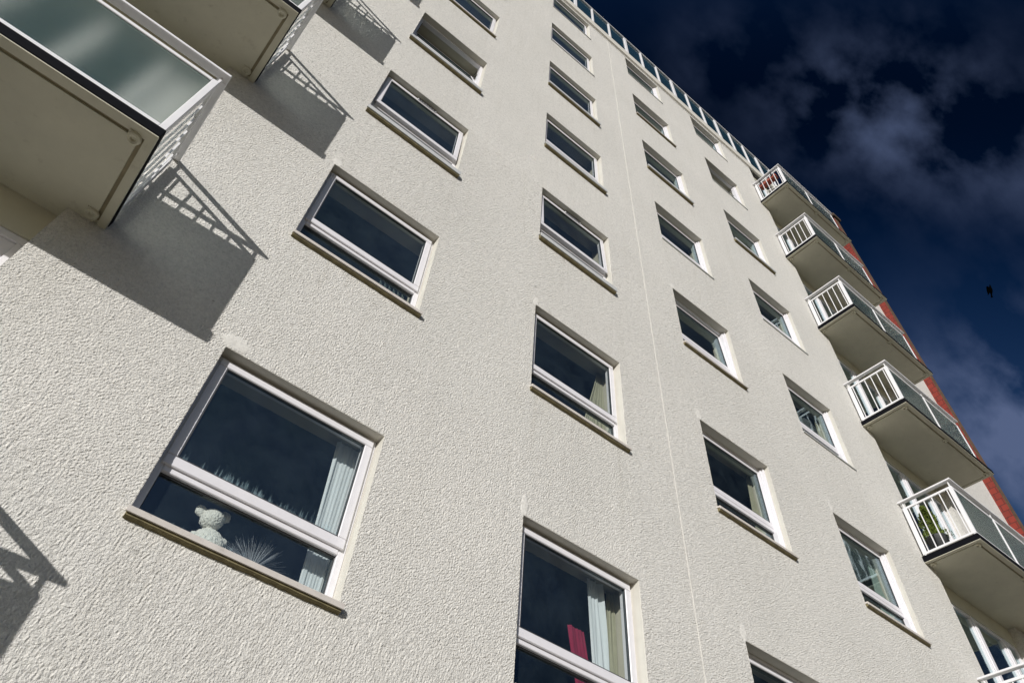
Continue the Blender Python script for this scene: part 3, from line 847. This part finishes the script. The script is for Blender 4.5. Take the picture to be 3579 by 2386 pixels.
# ------------------------------------------------------------------ curtains and blinds (real cloth hung inside)
def curtain(name, label, cat, mt, x_top, x_bot, z_top, z_bot, y=0.29, folds=5, amp=0.018, tie=None, seed=1):
    rnd = random.Random(seed)
    bm = bmesh.new()
    nu, nv = folds * 8, 14
    ph = rnd.uniform(0, 6)
    grid = []
    for j in range(nv + 1):
        t = j / nv
        z = z_top + (z_bot - z_top) * t
        s = t
        xl = x_top[0] + (x_bot[0] - x_top[0]) * s; xr = x_top[1] + (x_bot[1] - x_top[1]) * s
        if tie:
            kx = math.exp(-((t - tie[0]) / 0.22) ** 2) * tie[1]
            xl += (xr - xl) * kx
        row = []
        for i in range(nu + 1):
            u = i / nu
            uu = u + 0.05 * math.sin(5 * u + ph) + 0.03 * math.sin(4 * t + 7 * u)
            yy = y + amp * (0.55 + 0.45 * math.sin(4.3 * u + ph + t)) * math.sin(uu * folds * 2 * math.pi + ph + 0.9 * math.sin(3 * t + 2 * u)) + amp * 0.45 * math.sin(u * folds * 4.7 * math.pi + t * 3.5)
            row.append(bm.verts.new((xl + (xr - xl) * u, yy, z)))
        grid.append(row)
    back = [[bm.verts.new(v.co + Vector((0, 0.003, 0))) for v in row] for row in grid]
    for j in range(nv):
        for i in range(nu):
            f = bm.faces.new([grid[j][i], grid[j][i + 1], grid[j + 1][i + 1], grid[j + 1][i]]); f.smooth = True
            f = bm.faces.new([back[j][i], back[j + 1][i], back[j + 1][i + 1], back[j][i + 1]]); f.smooth = True
    o = obj(name, bm, mt, recalc=False)
    return tag(o, label, cat, 'curtains and blinds inside the windows')

def zz(r, d): return ZG + H * r + d
curtain('curtain', 'white net curtain gathered beside the white teddy bear in the largest window', 'curtain', 'sheer_white', (1.085, 1.305), (1.15, 1.30), zz(0, -0.02), zz(0, -1.24), 0.27, 3, 0.010, seed=3)
x0 = COLX[1][0]
curtain('curtain', 'white curtain hanging beside the dark red one in the bottom middle window', 'curtain', 'sheer_white', (x0 + 0.96, x0 + 1.13), (x0 + 1.04, x0 + 1.22), zz(0, -0.02), zz(0, -1.25), 0.27, 2, 0.02, seed=5)
curtain('curtain', 'cream curtain edge against the frame of the bottom middle window', 'curtain', 'curtain_cream', (x0 + 1.22, x0 + 1.31), (x0 + 1.20, x0 + 1.31), zz(0, -0.02), zz(0, -1.25), 0.30, 2, 0.012, seed=6)
curtain('curtain', 'dark red cloth hanging behind the bottom middle window', 'curtain', 'curtain_red', (x0 + 0.78, x0 + 0.95), (x0 + 0.93, x0 + 1.12), zz(0, -0.47), zz(0, -1.25), 0.315, 2, 0.010, seed=8)
curtain('curtain', 'cream curtain in the window directly above the one with the red cloth', 'curtain', 'curtain_cream', (x0 + 1.24, x0 + 1.31), (x0 + 0.90, x0 + 1.31), zz(1, -0.02), zz(1, -1.25), 0.29, 4, 0.016, seed=9)
x2 = COLX[2][0]
curtain('curtain', 'pale curtain in the two-light window just right of the wall joint, third column', 'curtain', 'curtain_cream', (x2 + 1.25, x2 + 1.30), (x2 + 1.13, x2 + 1.30), zz(1, -0.02), zz(1, -1.25), 0.30, 4, 0.016, seed=10)
x3 = COLX[3][0]
curtain('curtain', 'pleated pale green curtain in the lowest window of the right hand column', 'curtain', 'blind_slat', (x3 + 1.16, x3 + 1.29), (x3 + 1.00, x3 + 1.29), zz(1, -0.02), zz(1, -1.25), 0.30, 7, 0.016, seed=11)
curtain('curtain', 'pale curtain in the second lowest window of the right hand column', 'curtain', 'curtain_cream', (x3 + 1.22, x3 + 1.29), (x3 + 1.10, x3 + 1.29), zz(2, -0.02), zz(2, -1.25), 0.30, 4, 0.016, seed=12)
# vertical blind behind the lower light of the left column's second window
bm = bmesh.new()
for k in range(6):
    xx = 0.985 + 0.052 * k
    box(bm, -0.022, 0.022, -0.0012, 0.0012, zz(1, -1.25), zz(1, -0.80), rot=Matrix.Translation((xx, 0.30, 0)) @ Matrix.Rotation(math.radians(38), 4, 'Z'))
tag(obj('vertical_blind', bm, 'blind_slat'), 'slatted vertical blind in the low corner of the window above the teddy bear', 'blind', 'curtains and blinds inside the windows')

# ------------------------------------------------------------------ teddy bear on the inner sill
def bear():
    root = empty('teddy_bear', (0.508, 0.214, zz(0, -WH)))
    root.scale = (0.84, 0.84, 0.84)
    tag(root, 'fluffy white teddy bear sitting with its back against the largest window pane', 'teddy bear')
    bm = bmesh.new()
    tilt = math.radians(-12)
    def ball(p, r, s=(1, 1, 1)):
        m = Matrix.Translation(p) @ Matrix.Diagonal((*s, 1))
        bmesh.ops.create_icosphere(bm, subdivisions=3, radius=r, matrix=m)
    # local frame: origin at the seat, z up the leaning spine
    ball((0, 0, 0.105), 0.105, (1.18, 0.80, 1.10))     # trunk
    ball((0.0, 0, 0.165), 0.075, (1.40, 0.8, 0.85))     # shoulders
    ball((0, 0.0, 0.300), 0.084, (1.05, 0.92, 0.90))   # head
    ball((0, 0.070, 0.285), 0.038, (1.0, 0.9, 0.8))    # muzzle
    ball((-0.094, 0.0, 0.345), 0.042, (1, 0.6, 1)); ball((0.094, 0.0, 0.345), 0.042, (1, 0.6, 1))
    for s in (-1, 1):
        ball((s * 0.105, 0.005, 0.150), 0.040); ball((s * 0.125, 0.02, 0.105), 0.037); ball((s * 0.130, 0.045, 0.065), 0.034)
        ball((s * 0.075, 0.07, 0.035), 0.048, (1, 1.3, 0.9)); ball((s * 0.095, 0.145, 0.035), 0.042, (0.9, 0.9, 1.2))
    o = obj('bear_body', bm, 'bear_fur', root)
    o.matrix_parent_inverse = Matrix.Identity(4)
    o.rotation_euler = (math.radians(-3), tilt, math.radians(4)); o.location = (0.02, 0, 0.02)
    rm = o.modifiers.new('remesh', 'REMESH'); rm.mode = 'VOXEL'; rm.voxel_size = 0.0045; rm.use_smooth_shade = True
    sm = o.modifiers.new('smooth', 'SMOOTH'); sm.iterations = 6; sm.factor = 0.6
    tx = bpy.data.textures.new('fur_clumps', 'CLOUDS'); tx.noise_scale = 0.014; tx.noise_depth = 4
    dm = o.modifiers.new('clumps', 'DISPLACE'); dm.texture = tx; dm.strength = 0.015; dm.mid_level = 0.5
    # eyes and nose on the room side
    for name, p, r in (('eye', (-0.03, 0.076, 0.325), 0.007), ('eye', (0.03, 0.076, 0.325), 0.007), ('nose', (0, 0.106, 0.298), 0.010)):
        bm = bmesh.new(); bmesh.ops.create_icosphere(bm, subdivisions=2, radius=r, matrix=Matrix.Translation(p))
        e = obj(name, bm, 'grey_frame_seal', root, smooth=True); e.rotation_euler = o.rotation_euler; e.location = o.location
    return root
bear()

# fan of fine filaments
def spray():
    base = Vector((0.815, 0.262, zz(0, -WH) + 0.001))
    root = empty('filament_lamp', base)
    tag(root, 'spray of fine white glass filaments fanning out beside the teddy bear', 'ornament')
    bm = bmesh.new()
    n = 16; prof = [(0.0001, 0), (0.035, 0), (0.032, 0.02), (0.016, 0.05), (0.013, 0.10), (0.0001, 0.10)]
    rg = [[bm.verts.new((rr * math.cos(2 * math.pi * q / n), rr * math.sin(2 * math.pi * q / n), hh)) for q in range(n)] for rr, hh in prof]
    for A_, B_ in zip(rg, rg[1:]):
        for q in range(n): bm.faces.new([A_[q], A_[(q + 1) % n], B_[(q + 1) % n], B_[q]])
    obj('lamp_base', bm, 'dark_tub', root, smooth=True)
    bm = bmesh.new(); rnd = random.Random(4)
    c = Vector((0, 0, 0.095))
    for i in range(330):
        a = math.radians(rnd.uniform(-100, 100)); b = rnd.uniform(-0.30, 0.5)
        if i < 45: a = math.radians(rnd.uniform(36, 40)); b = rnd.uniform(-0.1, 0.1)
        Ln = rnd.uniform(0.19, 0.25)
        d = Vector((math.sin(a), b, math.cos(a) + 0.12)).normalized()
        pts = []
        for k in range(4):
            t = k / 3
            p = c + d * Ln * t + Vector((0, 0, -0.035 * t * t * abs(math.sin(a))))
            p.y = max(p.y, -0.105)
            pts.append(p)
        tube(bm, pts, [0.0005, 0.00042, 0.0004, 0.0003], 3)
    obj('filaments', bm, 'filament', root)
spray()

# ------------------------------------------------------------------ things on the balconies
def conifer():
    zf = ZS_R + H + 0.101
    base = Vector((10.96, -0.22, zf))
    root = empty('potted_shrub', base)
    tag(root, 'bushy green conifer in a dark tub behind the balusters of a right hand balcony', 'plant')
    bm = bmesh.new(); n = 24
    prof = [(0.0001, 0.0), (0.13, 0.0), (0.165, 0.34), (0.175, 0.36), (0.165, 0.365), (0.15, 0.335), (0.0001, 0.33)]
    rg = [[bm.verts.new((rr * math.cos(2 * math.pi * q / n), rr * math.sin(2 * math.pi * q / n), hh)) for q in range(n)] for rr, hh in prof]
    for A_, B_ in zip(rg, rg[1:]):
        for q in range(n): bm.faces.new([A_[q], A_[(q + 1) % n], B_[(q + 1) % n], B_[q]])
    obj('tub', bm, 'dark_tub', root, smooth=True)
    bm = bmesh.new(); tube(bm, [(0, 0, 0.3), (0.01, 0, 0.5), (0, 0.01, 0.85)], [0.018, 0.014, 0.006], 6); obj('trunk', bm, 'wood_brown', root)
    bm = bmesh.new(); rnd = random.Random(9)
    for i in range(3800):
        h = rnd.random() ** 0.9
        R = 0.26 * (1 - h * 0.75) * (0.75 + 0.25 * math.sin(9 * h + 2))
        a = rnd.uniform(0, 2 * math.pi); rr = R * (0.35 + 0.65 * rnd.random()) * (1 + 0.18 * math.sin(3 * a + 5 * h))
        p = Vector((rr * math.cos(a), rr * math.sin(a), 0.34 + 0.58 * h + rnd.uniform(-.02, .02)))
        d = Vector((math.cos(a) * rnd.uniform(.2, 1), math.sin(a) * rnd.uniform(.2, 1), rnd.uniform(0.3, 1.3))).normalized()
        s = d.orthogonal().normalized(); s.rotate(Matrix.Rotation(rnd.uniform(0, 6.28), 3, d))
        Ln = rnd.uniform(0.022, 0.045); w = Ln * 0.26
        v = [bm.verts.new(p - s * w * .4), bm.verts.new(p + d * Ln * .5 - s * w), bm.verts.new(p + d * Ln), bm.verts.new(p + d * Ln * .5 + s * w)]
        bm.faces.new(v)
    obj('foliage', bm, 'conifer_leaf', root, recalc=False)
conifer()

def chair(loc, rz, label):
    root = empty('garden_chair', loc)
    root.rotation_euler = (0, 0, rz)
    tag(root, label, 'chair')
    bm = bmesh.new(); box(bm, -0.24, 0.24, -0.23, 0.23, 0.41, 0.44, 0.01); obj('seat', bm, 'garden_plastic', root)
    bm = bmesh.new()
    for k in range(5):
        x = -0.20 + 0.10 * k
        tube(bm, [(x, 0.23, 0.44), (x * 0.97, 0.30, 0.66), (x * 0.85, 0.34, 0.88)], 0.020, 6)
    tube(bm, [(-0.22, 0.335, 0.84), (-0.12, 0.35, 0.90), (0, 0.355, 0.915), (0.12, 0.35, 0.90), (0.22, 0.335, 0.84)], 0.025, 6)
    obj('backrest', bm, 'garden_plastic', root)
    for sx in (-1, 1):
        for sy in (-1, 1):
            bm = bmesh.new(); tube(bm, [(sx * 0.21, sy * 0.20, 0.415), (sx * 0.245, sy * 0.235, 0.0)], [0.022, 0.016], 6); obj('leg', bm, 'garden_plastic', root)
        bm = bmesh.new(); tube(bm, [(sx * 0.24, -0.21, 0.42), (sx * 0.265, -0.20, 0.64), (sx * 0.265, 0.05, 0.665), (sx * 0.24, 0.29, 0.66)], 0.017, 6); obj('armrest', bm, 'garden_plastic', root)
zt5 = ZS_R + 5 * H + 0.101
chair((11.02, -0.42, zt5), math.radians(-75), 'white plastic chair on the topmost right hand balcony')
def table(loc):
    root = empty('round_table', loc); tag(root, 'pale round garden table on the topmost right hand balcony', 'table')
    bm = bmesh.new(); bmesh.ops.create_cone(bm, cap_ends=True, segments=28, radius1=0.29, radius2=0.30, depth=0.025, matrix=Matrix.Translation((0, 0, 0.70))); obj('tabletop', bm, 'garden_plastic', root)
    for k in range(4):
        a = math.radians(45 + 90 * k)
        bm = bmesh.new(); tube(bm, [(0.10 * math.cos(a), 0.10 * math.sin(a), 0.687), (0.25 * math.cos(a), 0.25 * math.sin(a), 0.0)], 0.013, 6); obj('leg', bm, 'garden_plastic', root)
table((11.75, -0.48, zt5))
root = empty('planter_trough', (10.71, -0.42, zt5 + 0.66))
tag(root, 'long terracotta planter trough hung inside the rail of the topmost right hand balcony', 'planter')
bm = bmesh.new()
box(bm, -0.06, 0.08, -0.27, 0.27, 0.0, 0.012, 0.003)
box(bm, -0.07, -0.058, -0.28, 0.28, 0.0, 0.10, 0.003); box(bm, 0.08, 0.092, -0.28, 0.28, 0.0, 0.10, 0.003)
box(bm, -0.0575, 0.0795, -0.28, -0.268, 0.0, 0.10, 0.003); box(bm, -0.0575, 0.0795, 0.268, 0.28, 0.0, 0.10, 0.003)
obj('trough', bm, 'terracotta', root)
for y in (-0.18, 0.2):
    bm = bmesh.new(); box(bm, -0.10, -0.072, y - 0.02, y + 0.02, 0.06, 0.30, 0.003); box(bm, -0.13, -0.1005, y - 0.02, y + 0.02, 0.285, 0.30, 0.003)
    obj('bracket', bm, 'dark_tub', root)

# ------------------------------------------------------------------ bird
def bird():
    d = (right * ((3463 - 3579 / 2 - 3.918) / 2405.434) + down * ((1015 - 1193 + 344.06) / 2405.434) + fwd).normalized()
    loc = M.translation + d * 27
    root = empty('flying_bird', loc)
    tag(root, 'dark bird flying alone in the open sky right of the balconies', 'bird')
    bm = bmesh.new()
    # body as one lofted surface: beak, head, breast, rump, fanned tail
    secs = [(-0.20, 0.004, 0.004), (-0.165, 0.014, 0.014), (-0.14, 0.027, 0.026), (-0.11, 0.028, 0.028), (-0.06, 0.046, 0.044), (0.0, 0.055, 0.050), (0.07, 0.040, 0.036), (0.12, 0.026, 0.018), (0.17, 0.034, 0.006), (0.23, 0.050, 0.003)]
    n = 12; rings = []
    for x, ry, rz in secs:
        rings.append([bm.verts.new((x, ry * math.cos(2 * math.pi * q / n), rz * math.sin(2 * math.pi * q / n))) for q in range(n)])
    for a, b in zip(rings, rings[1:]):
        for q in range(n): bm.faces.new([a[q], a[(q + 1) % n], b[(q + 1) % n], b[q]])
    bm.faces.new(rings[0][::-1]); bm.faces.new(rings[-1])
    # wings: near one raised and swept, other lowered
    for s, lift, sp in ((1, -0.05, 0.62), (-1, 0.20, 0.26)):
        pts = [((-0.08, 0.03 * s, 0.01), (0.07, 0.03 * s, 0.01)), ((-0.13, 0.13 * s * sp, 0.01 + lift * .6), (0.055, 0.13 * s * sp, lift * .6)),
               ((-0.10, 0.20 * s * sp, lift * .9), (0.06, 0.20 * s * sp, lift * .85)), ((0.0, 0.28 * s * sp, lift), (0.09, 0.26 * s * sp, lift * .95)), ((0.10, 0.33 * s * sp, lift * .9), (0.115, 0.32 * s * sp, lift * .9))]
        top = [[bm.verts.new(Vector(p) + Vector((0, 0, 0.006))) for p in pr] for pr in pts]; bot = [[bm.verts.new(Vector(p) - Vector((0, 0, 0.006))) for p in pr] for pr in pts]
        for g in (top, bot):
            for a, b in zip(g, g[1:]): bm.faces.new([a[0], a[1], b[1], b[0]])
        for e in (0, 1):
            for i in range(len(pts) - 1): bm.faces.new([top[i][e], top[i + 1][e], bot[i + 1][e], bot[i][e]])
        bm.faces.new([top[-1][0], top[-1][1], bot[-1][1], bot[-1][0]])
    o = obj('bird_body', bm, 'bird_feather', root)
    up_img = -down
    ax = (up_img * 0.95 - right * 0.15).normalized()          # beak end points up in the picture
    side = (right * 0.75 - fwd * 0.55); side = (side - ax * side.dot(ax)).normalized()
    nrm = ax.cross(side)
    mm = Matrix((( -ax.x, side.x, nrm.x), (-ax.y, side.y, nrm.y), (-ax.z, side.z, nrm.z)))
    root.rotation_euler = mm.to_euler()
bird()
